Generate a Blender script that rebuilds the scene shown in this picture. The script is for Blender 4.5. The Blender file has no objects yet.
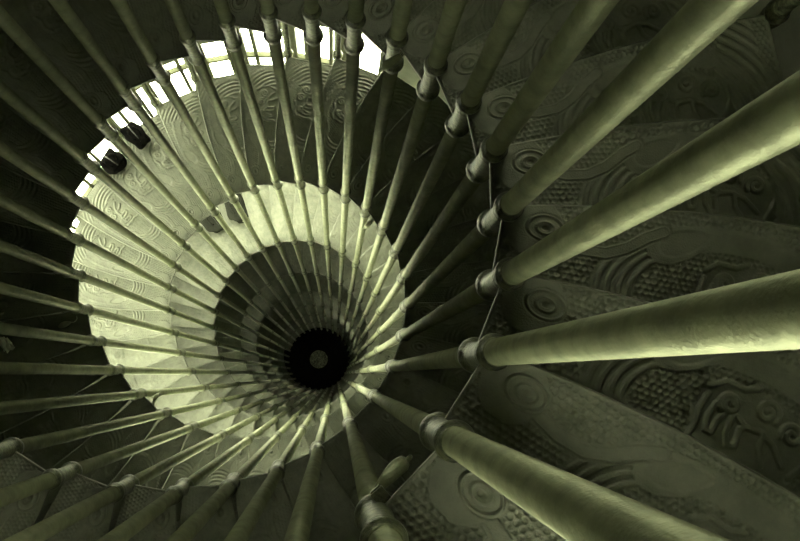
import bpy, bmesh, math, random
import numpy as np
from mathutils import Vector, Matrix

random.seed(7)
PI = math.pi
C = bpy.context.scene.collection

# ------------------------------------------------------------------ layout
S = 0.85                 # radius of the open well in metres
N = 32                   # treads per turn of each flight
PITCH = 6.7692           # drop of one turn, in well radii
PHI = -0.48514           # direction of the first pole
DEPTH_A, DEPTH_B = 2.2575, 5.6626      # depth of the two flights below the camera
DF = 33.0                # depth of the floor
STEP = PITCH / N
DTH = 2 * PI / N
R_OUT = 1.975            # outer end of the treads
R_POST = 2.0             # ring of outer posts
R_WALL = 2.16            # inner face of the tower wall
POLE_R = 0.0275
F_PX = 985.24
CAM_A, CAM_AZ = 0.7596, -0.7366
NADIR = (335.67, 374.68)


def zz(d):               # depth below the camera (well radii) -> height in metres
    return (DF - d) * S


def theta(k):
    return PHI + DTH * k


# ------------------------------------------------------------------ materials
def new_mat(name):
    m = bpy.data.materials.new(name)
    m.use_nodes = True
    nt = m.node_tree
    return m, nt, nt.nodes['Principled BSDF']


def iron(name, c1, c2, rough, scale, bump=0.15, bscale=220, var=0.0, metallic=0.0, spec=0.5):
    m, nt, p = new_mat(name)
    tc = nt.nodes.new('ShaderNodeTexCoord')
    n1 = nt.nodes.new('ShaderNodeTexNoise')
    n1.inputs['Scale'].default_value = scale
    n1.inputs['Detail'].default_value = 6
    n1.inputs['Roughness'].default_value = 0.65
    nt.links.new(tc.outputs['Object'], n1.inputs['Vector'])
    rp = nt.nodes.new('ShaderNodeValToRGB')
    rp.color_ramp.elements[0].position = 0.35
    rp.color_ramp.elements[1].position = 0.68
    rp.color_ramp.elements[0].color = (*c1, 1)
    rp.color_ramp.elements[1].color = (*c2, 1)
    nt.links.new(n1.outputs['Fac'], rp.inputs['Fac'])
    col = rp.outputs['Color']
    if var:
        oi = nt.nodes.new('ShaderNodeObjectInfo')
        mr = nt.nodes.new('ShaderNodeMapRange')
        mr.inputs['To Min'].default_value = 1 - var
        mr.inputs['To Max'].default_value = 1 + var
        nt.links.new(oi.outputs['Random'], mr.inputs['Value'])
        mx = nt.nodes.new('ShaderNodeMix')
        mx.data_type = 'RGBA'
        mx.blend_type = 'MULTIPLY'
        mx.inputs['Factor'].default_value = 1
        nt.links.new(col, mx.inputs['A'])
        nt.links.new(mr.outputs['Result'], mx.inputs['B'])
        col = mx.outputs['Result']
    nt.links.new(col, p.inputs['Base Color'])
    p.inputs['Roughness'].default_value = rough
    p.inputs['Metallic'].default_value = metallic
    p.inputs['Specular IOR Level'].default_value = spec
    n2 = nt.nodes.new('ShaderNodeTexNoise')
    n2.inputs['Scale'].default_value = bscale
    n2.inputs['Detail'].default_value = 3
    nt.links.new(tc.outputs['Object'], n2.inputs['Vector'])
    b = nt.nodes.new('ShaderNodeBump')
    b.inputs['Strength'].default_value = bump
    b.inputs['Distance'].default_value = 0.004
    nt.links.new(n2.outputs['Fac'], b.inputs['Height'])
    nt.links.new(b.outputs['Normal'], p.inputs['Normal'])
    return m


M_POLE = iron('painted_iron_pole', (0.17, 0.186, 0.112), (0.26, 0.282, 0.17), 0.46, 14, 0.3, 160, metallic=0.45)
M_COLLAR = iron('worn_shaded_iron_collar', (0.045, 0.049, 0.032), (0.20, 0.22, 0.125), 0.42, 45, 0.5, 140, metallic=0.5)  # pole paint made darker: shade on the collars put into the colour
M_TREAD = iron('cast_iron_tread', (0.105, 0.113, 0.081), (0.18, 0.192, 0.138), 0.55, 9, 0.35, 260, var=0.10)
M_RISER = iron('cast_iron_riser', (0.10, 0.11, 0.07), (0.16, 0.175, 0.11), 0.6, 9, 0.3, 200)
M_WALL = iron('tower_wall_plaster', (0.10, 0.11, 0.07), (0.15, 0.165, 0.11), 0.9, 3, 0.4, 30)
M_FRAME = iron('window_frame_paint', (0.05, 0.056, 0.022), (0.09, 0.10, 0.04), 0.6, 8, 0.1, 60)
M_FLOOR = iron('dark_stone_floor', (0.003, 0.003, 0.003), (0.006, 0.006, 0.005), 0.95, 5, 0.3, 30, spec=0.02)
M_ROSE = iron('floor_rosette_mosaic', (0.004, 0.004, 0.003), (0.16, 0.17, 0.11), 0.8, 26, 0.2, 60, spec=0.1)
M_CLOTH = iron('dark_cloth', (0.002, 0.002, 0.002), (0.005, 0.005, 0.004), 0.95, 20, 0.4, 120, spec=0.02)
M_GREYCLOTH = iron('grey_cloth', (0.016, 0.017, 0.013), (0.03, 0.032, 0.024), 0.95, 12, 0.4, 120, spec=0.1)
M_SHOE = iron('black_leather', (0.010, 0.010, 0.009), (0.02, 0.02, 0.018), 0.5, 20, 0.1, 90)
M_SOLE = iron('pale_rubber', (0.7, 0.74, 0.45), (0.85, 0.9, 0.6), 0.6, 20, 0.1, 90)
M_SKIN = iron('skin', (0.40, 0.36, 0.22), (0.48, 0.43, 0.27), 0.6, 20, 0.1, 150)
M_HAIR = iron('dark_hair', (0.012, 0.012, 0.010), (0.03, 0.03, 0.024), 0.6, 60, 0.5, 150)
M_LEAF = iron('dry_leaf', (0.50, 0.54, 0.40), (0.75, 0.8, 0.6), 0.8, 30, 0.3, 120)


def glass():
    m = bpy.data.materials.new('window_glass')
    m.use_nodes = True
    nt = m.node_tree
    nt.nodes.clear()
    o = nt.nodes.new('ShaderNodeOutputMaterial')
    t = nt.nodes.new('ShaderNodeBsdfTransparent')
    t.inputs['Color'].default_value = (0.95, 0.96, 0.93, 1)
    g = nt.nodes.new('ShaderNodeBsdfGlossy')
    g.inputs['Roughness'].default_value = 0.05
    mx = nt.nodes.new('ShaderNodeMixShader')
    mx.inputs['Fac'].default_value = 0.05
    nt.links.new(t.outputs['BSDF'], mx.inputs[1])
    nt.links.new(g.outputs['BSDF'], mx.inputs[2])
    nt.links.new(mx.outputs['Shader'], o.inputs['Surface'])
    return m


M_GLASS = glass()


# ------------------------------------------------------------------ helpers
def link(name, mesh, parent=None):
    o = bpy.data.objects.new(name, mesh)
    C.objects.link(o)
    if parent is not None:
        o.parent = parent
    return o


def to_mesh(name, bm, mat, smooth=True):
    me = bpy.data.meshes.new(name)
    bmesh.ops.recalc_face_normals(bm, faces=bm.faces)
    for f in bm.faces:
        f.smooth = smooth
    bm.to_mesh(me)
    bm.free()
    me.materials.append(mat)
    return me


def empty(name, loc=(0, 0, 0), rz=0):
    o = bpy.data.objects.new(name, None)
    C.objects.link(o)
    o.location = loc
    o.rotation_euler = (0, 0, rz)
    o.empty_display_size = 0.05
    return o


def tag(o, label=None, cat=None, group=None, kind=None):
    if label:
        o['label'] = label
    if cat:
        o['category'] = cat
    if group:
        o['group'] = group
    if kind:
        o['kind'] = kind


def lathe(bm, prof, seg=20, center=(0, 0)):
    rings = []
    for r, z in prof:
        rings.append([bm.verts.new((center[0] + r * math.cos(2 * PI * i / seg),
                                    center[1] + r * math.sin(2 * PI * i / seg), z)) for i in range(seg)])
    for a, b in zip(rings, rings[1:]):
        for i in range(seg):
            j = (i + 1) % seg
            bm.faces.new((a[i], a[j], b[j], b[i]))
    for r in (rings[0], rings[-1]):
        bm.faces.new(r)


def bx(bm, c, d, rot=0):
    """box of size d centred at c turned by rot about z"""
    v = []
    ca, sa = math.cos(rot), math.sin(rot)
    for sx in (-.5, .5):
        for sy in (-.5, .5):
            for sz in (-.5, .5):
                x, y = sx * d[0], sy * d[1]
                v.append(bm.verts.new((c[0] + x * ca - y * sa, c[1] + x * sa + y * ca, c[2] + sz * d[2])))
    for f in ((0, 1, 3, 2), (4, 6, 7, 5), (0, 4, 5, 1), (2, 3, 7, 6), (0, 2, 6, 4), (1, 5, 7, 3)):
        bm.faces.new([v[i] for i in f])


def tube(bm, pts, rads, seg=10, flat=1.0):
    pts = [Vector(p) for p in pts]
    rings = []
    up = Vector((0.13, 0.21, 0.97))
    for i, p in enumerate(pts):
        t = (pts[min(i + 1, len(pts) - 1)] - pts[max(i - 1, 0)]).normalized()
        a = t.cross(up)
        if a.length < 1e-4:
            a = t.cross(Vector((1, 0, 0)))
        a.normalize()
        b = t.cross(a).normalized()
        r = rads[i] if isinstance(rads, (list, tuple)) else rads
        rings.append([bm.verts.new(p + a * r * math.cos(2 * PI * q / seg) + b * r * flat * math.sin(2 * PI * q / seg))
                      for q in range(seg)])
    for a, b in zip(rings, rings[1:]):
        for i in range(seg):
            j = (i + 1) % seg
            bm.faces.new((a[i], a[j], b[j], b[i]))
    bm.faces.new(rings[0])
    bm.faces.new(rings[-1])


# clock reading of a direction as it appears in the picture, for the labels
def minute(az):
    return (15 - az / (2 * PI) * 60) % 60


def ordinal(n):
    names = ['first', 'second', 'third', 'fourth', 'fifth', 'sixth', 'seventh', 'eighth', 'ninth', 'tenth',
             'eleventh', 'twelfth', 'thirteenth', 'fourteenth', 'fifteenth']
    return names[n] if n < len(names) else 'lowest'


cam_xy = (CAM_A * math.cos(CAM_AZ), CAM_A * math.sin(CAM_AZ))


def pole_minute(k, r=1.0):
    x = r * math.cos(theta(k)) - cam_xy[0]
    y = r * math.sin(theta(k)) - cam_xy[1]
    return minute(math.atan2(y, x))


def minute_names(r):
    out = {}
    used = set()
    for k in range(N):
        m = pole_minute(k, r)
        s = '%d' % (round(m) % 60)
        if s in used:
            s = '%.1f' % (round(m * 2) / 2 % 60)
        while s in used:
            m += 0.1
            s = '%.1f' % (m % 60)
        used.add(s)
        out[k] = s + '-minute'
    return out


POLE_MARK = minute_names(1.0)
POST_MARK = minute_names(R_POST)


# ------------------------------------------------------------------ treads
def seg_dist(P, pl):
    d = np.full(P.shape[:-1], 1e9)
    for a, b in zip(pl, pl[1:]):
        a = np.array(a)
        b = np.array(b)
        ab = b - a
        t = np.clip(((P - a) @ ab) / (ab @ ab + 1e-12), 0, 1)
        q = P - (a + t[..., None] * ab)
        d = np.minimum(d, np.hypot(q[..., 0], q[..., 1]))
    return d


def spiral(c, r0, r1, a0, turns, n=26):
    return [(c[0] + (r0 + (r1 - r0) * i / n) * math.cos(a0 + turns * 2 * PI * i / n),
             c[1] + (r0 + (r1 - r0) * i / n) * math.sin(a0 + turns * 2 * PI * i / n)) for i in range(n + 1)]


def ss(x, a, b):
    t = np.clip((x - a) / (b - a), 0, 1)
    return t * t * (3 - 2 * t)


def relief(P):
    """height of the cast pattern (well radii) at plan points P of one tread;
    x runs out along the middle of the tread, y towards its front"""
    x, y = P[..., 0], P[..., 1]
    # lattice of small knobs, rings close to the pole
    sp = 0.0165
    qy = y / (sp * 0.866)
    row = np.round(qy)
    qx = x / sp - 0.5 * (row % 2)
    dx = (qx - np.round(qx)) * sp
    dy = (qy - row) * sp * 0.866
    d = np.hypot(dx, dy)
    pit = 1 - ss(d, 0.0030, 0.0062)
    h = 0.004 - 0.013 * pit
    # the big arch
    ex, ey = (x - 1.60) / 0.36, (y + 0.05) / 0.20
    e = np.hypot(ex, ey)
    inband = ss(e, 0.69, 0.71) * (1 - ss(e, 1.02, 1.04))
    ridges = 0.5 + 0.5 * np.cos((e - 0.74) / 0.078 * 2 * PI)
    left = 1 - ss(x, 1.40, 1.46)
    arch = 0.0015 + 0.0060 * ss(ridges, 0.25, 0.75)
    h = h * (1 - inband) + inband * (arch * left + 0.0045 * (1 - left))
    # beaded border on the rest of the arch
    ang = np.arctan2(ey, ex)
    bead = 0.5 + 0.5 * np.cos(ang * 60)
    bb = np.exp(-((e - 0.97) / 0.03) ** 2) * (1 - left)
    h = h + 0.003 * bb * bead
    # dark hollow leaf under the top of the arch, and its raised rim
    lx, ly = x - 1.455, y - 0.098
    ca, sa = math.cos(0.42), math.sin(0.42)
    u, v = lx * ca + ly * sa, -lx * sa + ly * ca
    leaf = np.hypot(u / 0.075, v / (0.026 * (1.25 - 0.4 * np.clip(u / 0.075, -1, 1))))
    h = np.where(leaf < 1.35, 0.006, h)
    h = h - 0.022 * (1 - ss(leaf, 0.45, 1.05)) * (leaf < 1.1)
    # quiet ground of the medallion with scrolled figure
    md = np.hypot((x - 1.64) / 0.155, (y + 0.03) / 0.105)
    ground = 1 - ss(md, 0.93, 1.0)
    h = h * (1 - ground) + 0.0025 * ground
    curves = [
        spiral((1.575, 0.015), 0.006, 0.026, 0.3, 1.6),
        spiral((1.665, 0.03), 0.005, 0.030, 2.6, -1.5),
        [(1.60, -0.005), (1.625, -0.02), (1.66, -0.018), (1.70, -0.035), (1.735, -0.075)],
        [(1.545, 0.005), (1.535, -0.03), (1.54, -0.06), (1.555, -0.06), (1.56, -0.03), (1.57, -0.012)],
        [(1.59, -0.012), (1.588, -0.05), (1.60, -0.075), (1.617, -0.07), (1.615, -0.03), (1.63, -0.015)],
        [(1.67, -0.02), (1.672, -0.06), (1.69, -0.09)],
        [(1.52, 0.04), (1.55, 0.062), (1.60, 0.06), (1.63, 0.075)],
        spiral((1.735, 0.0), 0.006, 0.028, 1.0, 1.4),
        [(1.50, -0.10), (1.515, -0.055), (1.51, -0.02), (1.52, 0.02)],
        [(1.76, -0.09), (1.79, -0.04), (1.79, 0.02), (1.76, 0.06)],
    ]
    for c in curves:
        dd = seg_dist(P, c)
        h = np.maximum(h, 0.0095 * (1 - ss(dd, 0.004, 0.0095)))
    # sweeping ribs beyond the medallion
    e2 = np.hypot((x - 1.60) / 0.27, (y + 0.10) / 0.24)
    out = ss(x, 1.78, 1.80) * (1 - ss(x, 1.90, 1.92))
    rib = 0.5 + 0.5 * np.cos(e2 * 2 * PI / 0.11)
    h = h * (1 - out) + out * 0.006 * ss(rib, 0.3, 0.8)
    # ribbon from the corner scroll out to the arch
    ribbon = [(1.118, 0.052), (1.15, 0.040), (1.20, 0.030), (1.26, 0.033), (1.31, 0.055), (1.36, 0.094), (1.40, 0.115)]
    dd = seg_dist(P, ribbon)
    h = np.where(dd < 0.020, 0.0012, h)
    h = np.where(dd < 0.0135, 0.0048, h)
    h = np.maximum(h, 0.0075 * np.exp(-((dd - 0.0125) / 0.0022) ** 2))
    # corner block with its oval scroll
    blk = (x < 1.135) & (y > -0.012) & (np.hypot((x - 1.07) / 0.075, (y - 0.06) / 0.075) < 1)
    h = np.where(blk, 0.006, h)
    o1 = np.hypot((x - 1.098) / 0.026, (y - 0.066) / 0.018)
    h = np.where(o1 < 2.1, 0.0035, h)
    h = np.maximum(h, 0.0105 * np.exp(-((o1 - 1.75) / 0.20) ** 2))
    h = np.maximum(h, 0.0095 * np.exp(-((o1 - 0.85) / 0.22) ** 2) * (o1 < 1.5))
    h = h - 0.010 * (1 - ss(o1, 0.2, 0.55))
    return h


def tread_mesh(name, step, with_relief=True):
    """one wedge-shaped tread, top at z=0, its back edge along angle 0"""
    nu = max(6, int((R_OUT - 0.99) * S / step))
    nv = max(3, int(0.30 * S / step))
    u = np.linspace(0, 1, nu + 1)
    v = np.linspace(0, 1, nv + 1)
    r = 0.99 + (R_OUT - 0.99) * u
    over = 0.032 * np.sin(np.clip((r - 1.0) / 0.97, 0, 1) * PI) ** 0.8 + 0.006
    back = np.stack([r, 0 * r], -1)
    fr = np.stack([r * math.cos(DTH) - over * math.sin(DTH), r * math.sin(DTH) + over * math.cos(DTH)], -1)
    P = back[:, None, :] * (1 - v)[None, :, None] + fr[:, None, :] * v[None, :, None]
    hc, hs = math.cos(DTH / 2), math.sin(DTH / 2)
    L = np.stack([P[..., 0] * hc + P[..., 1] * hs, -P[..., 0] * hs + P[..., 1] * hc], -1)
    if with_relief:
        H = relief(L) * 0.85
        # plain rims along the edges
        width = np.linalg.norm(fr - back, axis=-1)[:, None]
        ed = np.minimum(np.minimum((1 - v)[None, :] * width, v[None, :] * width * 0 + 1),
                        np.minimum((r - 0.99)[:, None], (R_OUT - r)[:, None]))
        rim = 1 - ss(ed, 0.006, 0.010)
        H = H * (1 - rim) + 0.0055 * rim
        # rounded nose
        H = H - 0.006 * (1 - ss((1 - v)[None, :] * width, 0.0, 0.004))
    else:
        H = np.zeros(P.shape[:2])
    V = np.concatenate([P, H[..., None]], -1) * S
    verts = [tuple(map(float, q)) for q in V.reshape(-1, 3)]
    nvv = nv + 1
    faces = [(i * nvv + j, (i + 1) * nvv + j, (i + 1) * nvv + j + 1, i * nvv + j + 1)
             for i in range(nu) for j in range(nv)]
    loop = ([i * nvv for i in range(nu + 1)] + [nu * nvv + j for j in range(1, nvv)]
            + [i * nvv + nv for i in range(nu - 1, -1, -1)] + [j for j in range(nv - 1, 0, -1)])
    base = len(verts)
    T = 0.009 * S
    verts += [(verts[i][0], verts[i][1], -T) for i in loop]
    n = len(loop)
    side = [(loop[(i + 1) % n], loop[i], base + i, base + (i + 1) % n) for i in range(n)]
    faces += side
    faces.append(tuple(base + i for i in range(n))[::-1])
    me = bpy.data.meshes.new(name)
    me.from_pydata(verts, [], faces)
    me.update()
    sm = [True] * (nu * nv) + [False] * (n + 1)
    me.polygons.foreach_set('use_smooth', sm)
    me.materials.append(M_TREAD)
    return me


def riser_mesh():
    """upright plate under the front of a tread down to the tread below"""
    bm = bmesh.new()
    d = Vector((math.cos(DTH), math.sin(DTH), 0))
    t = Vector((-math.sin(DTH), math.cos(DTH), 0))
    n = 10
    top, bot = -0.009 * S, -(STEP + 0.0) * S + 0.006 * S
    rows = []
    for i in range(n + 1):
        r = (1.03 + (1.94 - 1.03) * i / n) * S
        rows.append([bm.verts.new(d * r + t * o + Vector((0, 0, z))) for o, z in
                     ((-0.004, top), (0.004, top), (0.004, bot), (-0.004, bot))])
    for a, b in zip(rows, rows[1:]):
        for i in range(4):
            j = (i + 1) % 4
            bm.faces.new((a[i], a[j], b[j], b[i]))
    bm.faces.new(rows[0])
    bm.faces.new(rows[-1])
    # raised panel moulding
    for r0, r1 in ((1.12, 1.46), (1.52, 1.86)):
        m = (r0 + r1) / 2 * S
        c = d * m + t * 0.006 + Vector((0, 0, (top + bot) / 2))
        bx(bm, c, ((r1 - r0) * S, 0.008, (top - bot) * 0.6), DTH)
    return to_mesh('riser', bm, M_RISER, False)


ME_HI = tread_mesh('tread_near', 0.0019)
ME_MID = tread_mesh('tread_middle', 0.0045)
ME_LO = tread_mesh('tread_far', 0.010)
ME_RISER = riser_mesh()

SPECIAL = {('A', 19): ' with leaf',
           ('B', 14): ' with bag',
           ('A', 44): ' with bag'}


def state(d):
    if d < 3.6:
        return 'dimly lit'
    if d < 7.2:
        return 'dark'
    if d < 8.6:
        return 'half-lit'
    if d < 12.6:
        return 'brightly lit'
    return 'shadowy'


treads = []
for fl, d0, lo in (('A', DEPTH_A, -4), ('B', DEPTH_B, -12)):
    j = lo
    while True:
        D = d0 + STEP * j - 0.03
        if D > DF - 0.15:
            break
        treads.append((j % N, D, fl, j))
        j += 1
count = {}
for kk, D, fl, j in sorted(treads, key=lambda t: t[1]):
    n = count.get(kk, 0)
    count[kk] = n + 1
    me = ME_HI if D < 4.3 else ME_MID if D < 9.5 else ME_LO
    o = link('stair_tread', me)
    o.location = (0, 0, zz(D))
    o.rotation_euler = (0, 0, theta(j))
    tag(o, '%s iron tread%s, %s down, pole of the %s mark' %
        (state(D), SPECIAL.get((fl, j), ''), ordinal(n), POLE_MARK[kk]), 'stair tread',
        'ornate cast iron treads of the double spiral stair')
    r = link('riser', ME_RISER, o)

# ------------------------------------------------------------------ inner poles
LEVELS = {}
for kk, D, fl, j in treads:
    LEVELS.setdefault(kk, []).append(D + 0.03)
POLE_TOP = -1.6          # above the camera


def pole_shaft(r):
    bm = bmesh.new()
    lathe(bm, [(r * S, 0.0), (r * S, zz(POLE_TOP))], 28)
    me = to_mesh('pole_shaft', bm, M_POLE)
    return me


def collar_mesh():
    """cast sleeve joining two neighbouring treads to a pole; z=0 is the ring under the lower tread"""
    bm = bmesh.new()
    R, st = POLE_R, STEP
    prof = [(R * 1.0, -0.075), (R * 1.06, -0.070), (R * 1.12, -0.040), (R * 1.45, -0.028), (R * 1.52, -0.016), (R * 1.50, -0.004),
            (R * 1.40, 0.004), (R * 1.22, 0.014), (R * 1.10, 0.03), (R * 1.06, 0.07), (R * 1.06, st - 0.05), (R * 1.14, st - 0.02),
            (R * 1.30, st + 0.012), (R * 1.20, st + 0.026), (R * 1.22, st + 0.034), (R * 1.38, st + 0.042), (R * 1.42, st + 0.052),
            (R * 1.36, st + 0.062), (R * 1.18, st + 0.070), (R * 1.10, st + 0.085), (R * 1.0, st + 0.090)]
    lathe(bm, [(a * S, b * S) for a, b in prof], 28)
    return to_mesh('collar', bm, M_COLLAR)


ME_SHAFT = pole_shaft(POLE_R)
ME_POST = pole_shaft(POLE_R * 0.9)
ME_POST.materials[0] = M_COLLAR
ME_COLLAR = collar_mesh()
for k in range(N):
    th = theta(k)
    p = empty('stair_pole', (S * math.cos(th), S * math.sin(th), 0), th)
    tag(p, 'round painted iron pole of the inner ring at the %s mark' % POLE_MARK[k],
        'pole', 'inner iron poles round the open well')
    link('shaft', ME_SHAFT, p)
    for d in LEVELS[k]:
        c = link('collar', ME_COLLAR, p)
        c.location = (0, 0, zz(d))
    q = empty('outer_post', (R_POST * S * math.cos(th), R_POST * S * math.sin(th), 0), th)
    tag(q, 'slim iron post by the wall at the %s mark' % POST_MARK[k],
        'post', 'outer iron posts by the tower wall')
    link('shaft', ME_POST, q)
    for d in LEVELS[k]:
        c = link('collar', ME_COLLAR, q)
        c.location = (0, 0, zz(d))

# ------------------------------------------------------------------ tower wall, windows, floor
OPEN = {}
for b in range(N):
    iv = [(DEPTH_B + STEP * (b + .5) - 0.45 if b < 13 else 7.1, 11.3)] if 8 <= b <= 24 else [(6.3, 7.3)] if 26 <= b <= 29 else []  # stepped tops shaped to dim upper treads; low openings unseen, added for light
    az = math.degrees(theta(b + .5)) % 360
    if 54 < az < 87:
        iv.append((0.1, 1.3))
    if 265 < az < 315:
        iv.append((-0.2, 1.3))
    if 185 < az < 250:
        iv.append((16.0, 17.4))
    if 75 < az < 110:  # this opening and those deeper are unseen, added to light the depths
        iv.append((18.2, 19.2))
    if 20 < az < 60:
        iv.append((21.8, 23.0))
    if 270 < az < 305:
        iv.append((25.5, 26.7))
    if 200 < az < 225 or 10 < az < 35:
        iv.append((30.9, 31.5))  # unseen gap added so a little light reaches the rosette
    OPEN[b] = sorted(iv)
TOPD = -2.2


def wall_panel(bm, b, d0, d1):
    a0, a1 = theta(b), theta(b + 1)
    v = []
    for z in (zz(d1), zz(d0)):
        for r in (R_WALL * S, (R_WALL + 0.22) * S):
            for a in (a0, a1):
                v.append(bm.verts.new((r * math.cos(a), r * math.sin(a), z)))
    for f in ((0, 1, 5, 4), (2, 6, 7, 3), (0, 2, 3, 1), (4, 5, 7, 6), (0, 4, 6, 2), (1, 3, 7, 5)):
        bm.faces.new([v[i] for i in f])


bm = bmesh.new()
for b in range(N):
    d = TOPD
    for o0, o1 in OPEN[b]:
        wall_panel(bm, b, d, o0)
        d = o1
    wall_panel(bm, b, d, DF)
w = link('wall_round', to_mesh('wall_round', bm, M_WALL, False))
tag(w, kind='structure')

bm = bmesh.new()
lathe(bm, [((R_WALL + .22) * S, zz(TOPD)), ((R_WALL + .22) * S, zz(TOPD) + 0.2)], 64)
tag(link('sky_block_lid', to_mesh('sky_block_lid', bm, M_WALL, False)), kind='structure')  # unseen lid added above the camera to keep sky light out
bm = bmesh.new()
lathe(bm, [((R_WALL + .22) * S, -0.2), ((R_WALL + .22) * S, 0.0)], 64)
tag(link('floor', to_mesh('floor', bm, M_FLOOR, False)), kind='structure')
bm = bmesh.new()
lathe(bm, [(0.30 * S, 0.0), (0.30 * S, 0.012), (0.27 * S, 0.016), (0.24 * S, 0.012), (0.08 * S, 0.012), (0.05 * S, 0.03), (0.01, 0.034)], 24)
for i in range(8):
    a = i * PI / 4
    bx(bm, (0.16 * S * math.cos(a), 0.16 * S * math.sin(a), 0.014), (0.10 * S, 0.05 * S, 0.012), a)
rose = link('floor_rosette', to_mesh('floor_rosette', bm, M_ROSE, False))
tag(rose, 'small pale round rosette set in the black floor at the bottom of the well', 'rosette')


def window_meshes(h, transoms):
    """frame and pane for one bay, origin at the middle of the bay's sill, x tangential"""
    rm = (R_WALL + 0.05) * S
    wdt = 2 * rm * math.sin(DTH / 2) * 1.0
    bm = bmesh.new()
    fd = 0.05
    for x in (-wdt / 2, wdt / 2):
        bx(bm, (x, 0, h / 2), (0.05, fd, h))
    for x in (-wdt * 0.24, wdt * 0.24):
        bx(bm, (x, 0, h / 2), (0.026, fd * .7, h))
    for z in [0.02, h - 0.02]:
        bx(bm, (0, 0, z), (wdt, fd, 0.04))
    for z in transoms:
        bx(bm, (0, 0, z), (wdt, fd * .7, 0.035))
    f = to_mesh('window_frame', bm, M_FRAME, False)
    bm = bmesh.new()
    bx(bm, (0, 0.0, h / 2), (wdt - 0.04, 0.004, h - 0.06))
    g = to_mesh('pane', bm, M_GLASS, False)
    return f, g


WIN = {}
n = 0
for b in range(N):
    for o0, o1 in OPEN[b]:
        key = (o0, o1)
        if key not in WIN:
            h = (o1 - o0) * S
            tr = [(o1 - d) * S for d in ([d for d in (8.2, 9.5, 10.8) if d > o0 + 0.15] if 5 < o0 < 12 else ((o0 + o1) / 2,))]
            WIN[key] = window_meshes(h, tr)
        n += 1
        a = theta(b + .5)
        r = (R_WALL + 0.05) * S * math.cos(DTH / 2)
        o = link('window_%d' % n, WIN[key][0])  # also fills the unseen openings added for their light
        o.location = (r * math.cos(a), r * math.sin(a), zz(o1))
        o.rotation_euler = (0, 0, a + PI / 2)
        tag(o, kind='structure')
        link('pane', WIN[key][1], o)


# ------------------------------------------------------------------ scroll brackets under the tread edges
def bracket_mesh():
    """flat iron tongue with a rolled tip; origin at its fixing, x towards the middle of the well"""
    bm = bmesh.new()
    pts, rad = [], []
    for i in range(15):
        t = i / 14
        pts.append((0.072 * math.sin(t * 1.9), 0.012 * math.sin(t * 3.2), -0.012 - 0.06 * (1 - math.cos(t * 1.7))))
        rad.append(0.006 + 0.010 * math.sin(PI * min(1, t * 1.05)) ** 0.7)
    tube(bm, pts, rad, 10, 0.45)
    rp = spiral((0, 0), 0.020, 0.006, 0.0, 1.2, 14)
    tube(bm, [(0.066 + x, 0.010, -0.075 + y) for x, y in rp], 0.005, 8)
    return to_mesh('scroll_bracket', bm, M_POLE)


def lug_mesh():
    bm = bmesh.new()
    bx(bm, (-0.022, 0, 0.0), (0.05, 0.026, 0.016))
    bx(bm, (0.0, 0, -0.008), (0.012, 0.022, 0.016))
    return to_mesh('fixing_lug', bm, M_COLLAR, False)


ME_BR, ME_LUG = bracket_mesh(), lug_mesh()
for fl, k, extra, lab in (
        ('A', -1.84, -1.72, 'pale curled iron bracket jutting into the well at the bottom edge of the picture'),
        ('A', 5.75, -0.3, 'dim curled iron bracket hanging under the tread at the top, right of the windows'),
        ('A', 22.55, 0.2, 'small dark iron bracket under the tread edge in front of the bright left treads'),
        ('B', 5.5, 0.0, 'small iron bracket at the edge of the bright second turn, upper right of the well')):
    d0 = DEPTH_A if fl == 'A' else DEPTH_B
    D = d0 + STEP * math.floor(k) - 0.03
    a = theta(k)
    j = math.floor(k)
    chord = math.cos(DTH / 2) / math.cos((k - j - .5) * DTH)
    r = (0.965 if k < 0 else 0.99) * chord * S
    o = link('scroll_bracket', ME_BR)
    o.location = (r * math.cos(a), r * math.sin(a), zz(D) - 0.009 * S - 0.002)
    o.rotation_euler = (0, 0, a + PI + extra)
    o.scale = (0.85, 0.85, 0.85)
    tag(o, lab, 'bracket', 'curled iron brackets under the tread edges')
    link('fixing_lug', ME_LUG, o).rotation_euler = (0, 0, -extra)


# ------------------------------------------------------------------ litter
def on_tread(fl, j, r, k, dz=0.008):
    d0 = DEPTH_A if fl == 'A' else DEPTH_B
    a = theta(k)
    return (r * S * math.cos(a), r * S * math.sin(a), zz(d0 + STEP * j - 0.03) + dz)


bm = bmesh.new()
L = 0.075
rows = []
for i in range(9):
    t = i / 8
    wd = 0.016 * math.sin(PI * (0.06 + 0.9 * t)) ** 0.8
    rows.append([bm.verts.new((L * (t - .5), wd * s, 0.004 + 0.010 * s * s + 0.008 * math.sin(t * 3))) for s in (-1, -.5, 0, .5, 1)])
for a, b in zip(rows, rows[1:]):
    for i in range(4):
        bm.faces.new((a[i], a[i + 1], b[i + 1], b[i]))
bmesh.ops.solidify(bm, geom=bm.faces[:], thickness=0.002)
me_leaf = to_mesh('dry_leaf', bm, M_LEAF)
leaf = link('dry_leaf', me_leaf)
leaf.location = on_tread('A', 19, 1.13, 19.36)
tag(leaf, 'small pale curled leaf with a hooked stem lying on a dark tread at far left', 'leaf')
bm = bmesh.new()
tube(bm, [(L * .46, 0, 0.008), (L * .62, -0.003, 0.006), (L * .80, 0.0, 0.006), (L * .93, 0.010, 0.007), (L * .95, 0.024, 0.008)],
     [0.0035, 0.003, 0.003, 0.0028, 0.002], 8)
link('leaf_stem', to_mesh('leaf_stem', bm, M_LEAF), leaf)
leaf.rotation_euler = (0, 0, 0.35)

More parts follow.
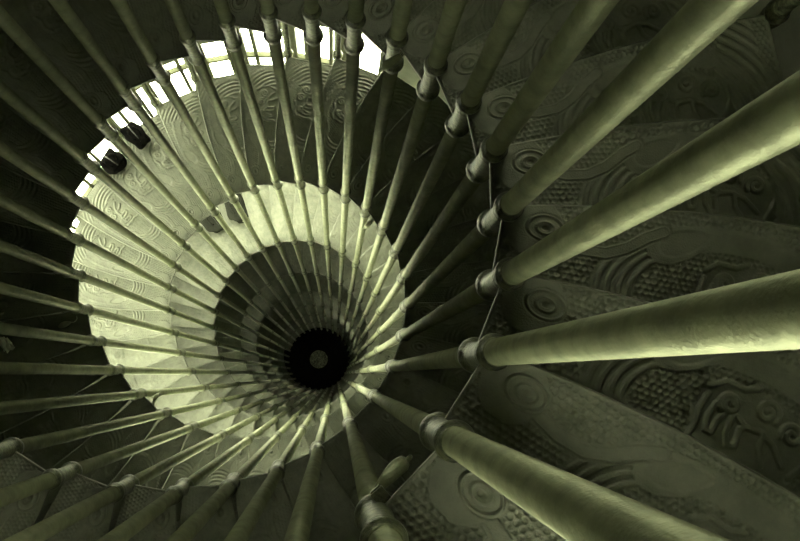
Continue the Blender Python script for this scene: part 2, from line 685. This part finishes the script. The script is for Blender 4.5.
bm = bmesh.new()
random.seed(3)
g = [[bm.verts.new((0.05 * (i / 5 - .5) * (1 + .3 * random.random()), 0.075 * (j / 5 - .5) * (1 + .3 * random.random()),
                    0.006 + 0.018 * random.random())) for j in range(6)] for i in range(6)]
for i in range(5):
    for j in range(5):
        if (i, j) not in ((0, 0), (4, 4), (0, 4)):
            bm.faces.new((g[i][j], g[i + 1][j], g[i + 1][j + 1], g[i][j + 1]))
bmesh.ops.delete(bm, geom=[v for v in bm.verts if not v.link_faces], context='VERTS')
bmesh.ops.solidify(bm, geom=bm.faces[:], thickness=0.0015)
pap = link('paper_scrap', to_mesh('paper_scrap', bm, M_LEAF, False))
pap.location = on_tread('A', 19, 1.50, 19.56, 0.004)
pap.rotation_euler = (0, 0, 0.6)
tag(pap, 'crumpled pale paper scrap on a dark tread at the left edge of the picture', 'paper')


# ------------------------------------------------------------------ bags left on the stairs
def bag_mesh(name, lx, ly, h, mat, seed, sag=0.12):
    """soft lumpy bag, origin at the middle of its base"""
    rnd = random.Random(seed)
    ph = [rnd.uniform(0, 6.28) for _ in range(6)]
    bm = bmesh.new()
    bmesh.ops.create_uvsphere(bm, u_segments=32, v_segments=20, radius=1.0)
    for v in bm.verts:
        x, y, z = v.co
        q = 1 + sag * math.sin(3 * x + ph[0]) * math.sin(3 * y + ph[1]) + 0.5 * sag * math.sin(7 * x + ph[2] + 4 * z) \
            + 0.5 * sag * math.sin(6 * y + ph[3] - 3 * z)
        sx = math.copysign(abs(x) ** 0.72, x)
        sy = math.copysign(abs(y) ** 0.72, y)
        sz = math.copysign(abs(z) ** 0.6, z)
        v.co = (sx * lx / 2 * q, sy * ly / 2 * q, max(0.0, (sz * (0.93 + 0.35 * (q - 1)) + 1) / 2 * h))
    return to_mesh(name, bm, mat)


def place_bag(fl, j, r, k, rot, lx, ly, h, mat, seed, label, group=None):
    bag = link('bag', bag_mesh('bag', lx, ly, h, mat, seed))
    bag.location = on_tread(fl, j, r, k, 0.0075)
    bag.rotation_euler = (0, 0, theta(k) + rot)
    tag(bag, label, 'bag', group)
    bm = bmesh.new()
    for s_ in (-1, 1):
        tube(bm, [(-lx * .22, s_ * ly * .16, h * .86), (-lx * .16, s_ * ly * .22, h * 1.08), (0, s_ * ly * .26, h * 1.16),
                  (lx * .16, s_ * ly * .22, h * 1.08), (lx * .22, s_ * ly * .16, h * .86)], 0.006, 8)
    link('bag_handle', to_mesh('bag_handle', bm, mat), bag)
    bm = bmesh.new()
    tube(bm, [(-lx * .36, 0, h * .90), (-lx * .15, 0, h * .975), (lx * .15, 0, h * .975), (lx * .36, 0, h * .90)], 0.005, 8)
    link('zip', to_mesh('zip', bm, M_SHOE), bag)
    return bag


place_bag('B', 14, 1.90, 14.55, 0.2, 0.17, 0.17, 0.13, M_CLOTH, 4,
          'lower black bag of the pair by the windows at upper left, left of the pole', 'black bags by the window')
place_bag('B', 13, 1.885, 13.75, 0.1, 0.20, 0.14, 0.13, M_CLOTH, 9,
          'upper black bag of the pair by the windows at upper left, right of the pole', 'black bags by the window')
gb = place_bag('A', 44, 1.57, 44.50, 0.0, 0.34, 0.20, 0.12, M_GREYCLOTH, 12,
               'dark grey soft bag with a pale curved strap on a bright second-turn tread')
bm = bmesh.new()
tube(bm, [(-0.10, -0.06, 0.09), (-0.145, -0.055, 0.075), (-0.165, -0.025, 0.06), (-0.160, 0.012, 0.06), (-0.135, 0.03, 0.07)], 0.009, 10, 0.6)
o = link('strap', to_mesh('strap', bm, M_SOLE), gb)
o['label'] = 'pale curved strap'
place_bag('A', 45, 1.60, 45.45, 0.1, 0.26, 0.24, 0.11, M_GREYCLOTH, 21,
          'dark grey bundle beside the bag with the pale strap, half under the upper flight')

# ------------------------------------------------------------------ daylight
world = bpy.data.worlds.new('sky')
bpy.context.scene.world = world
world.use_nodes = True
bg = world.node_tree.nodes['Background']
bg.inputs['Color'].default_value = (1.0, 0.99, 0.75, 1)
bg.inputs['Strength'].default_value = 23.0

# ------------------------------------------------------------------ camera
cx, cy = 400.0, 270.5
D = np.array([(NADIR[0] - cx) / F_PX, (NADIR[1] - cy) / F_PX, 1.0])
D /= np.linalg.norm(D)
v = np.cross([0, 0, 1.0], D)
K = np.array([[0, -v[2], v[1]], [v[2], 0, -v[0]], [-v[1], v[0], 0]])
Rm = np.eye(3) + K + K @ K / (1 + D[2])
right, down, fwd = [np.array([q[0], -q[1], -q[2]]) for q in Rm]
cam = bpy.data.cameras.new('camera')
cam.sensor_fit = 'HORIZONTAL'
cam.sensor_width = 36
cam.lens = F_PX / 800 * 36
cam.clip_start = 0.02
cam.clip_end = 200
co = bpy.data.objects.new('camera', cam)
C.objects.link(co)
M = Matrix(((right[0], -down[0], -fwd[0], cam_xy[0] * S),
            (right[1], -down[1], -fwd[1], cam_xy[1] * S),
            (right[2], -down[2], -fwd[2], zz(0)),
            (0, 0, 0, 1)))
co.matrix_world = M
sc = bpy.context.scene
sc.camera = co
sc.view_settings.view_transform = 'Standard'
sc.view_settings.look = 'None'
sc.view_settings.gamma = 1
sc.view_settings.use_curve_mapping = False
sc.view_settings.exposure = 0.15
sc.cycles.max_bounces = 10
sc.cycles.diffuse_bounces = 6
sc.cycles.transparent_max_bounces = 12
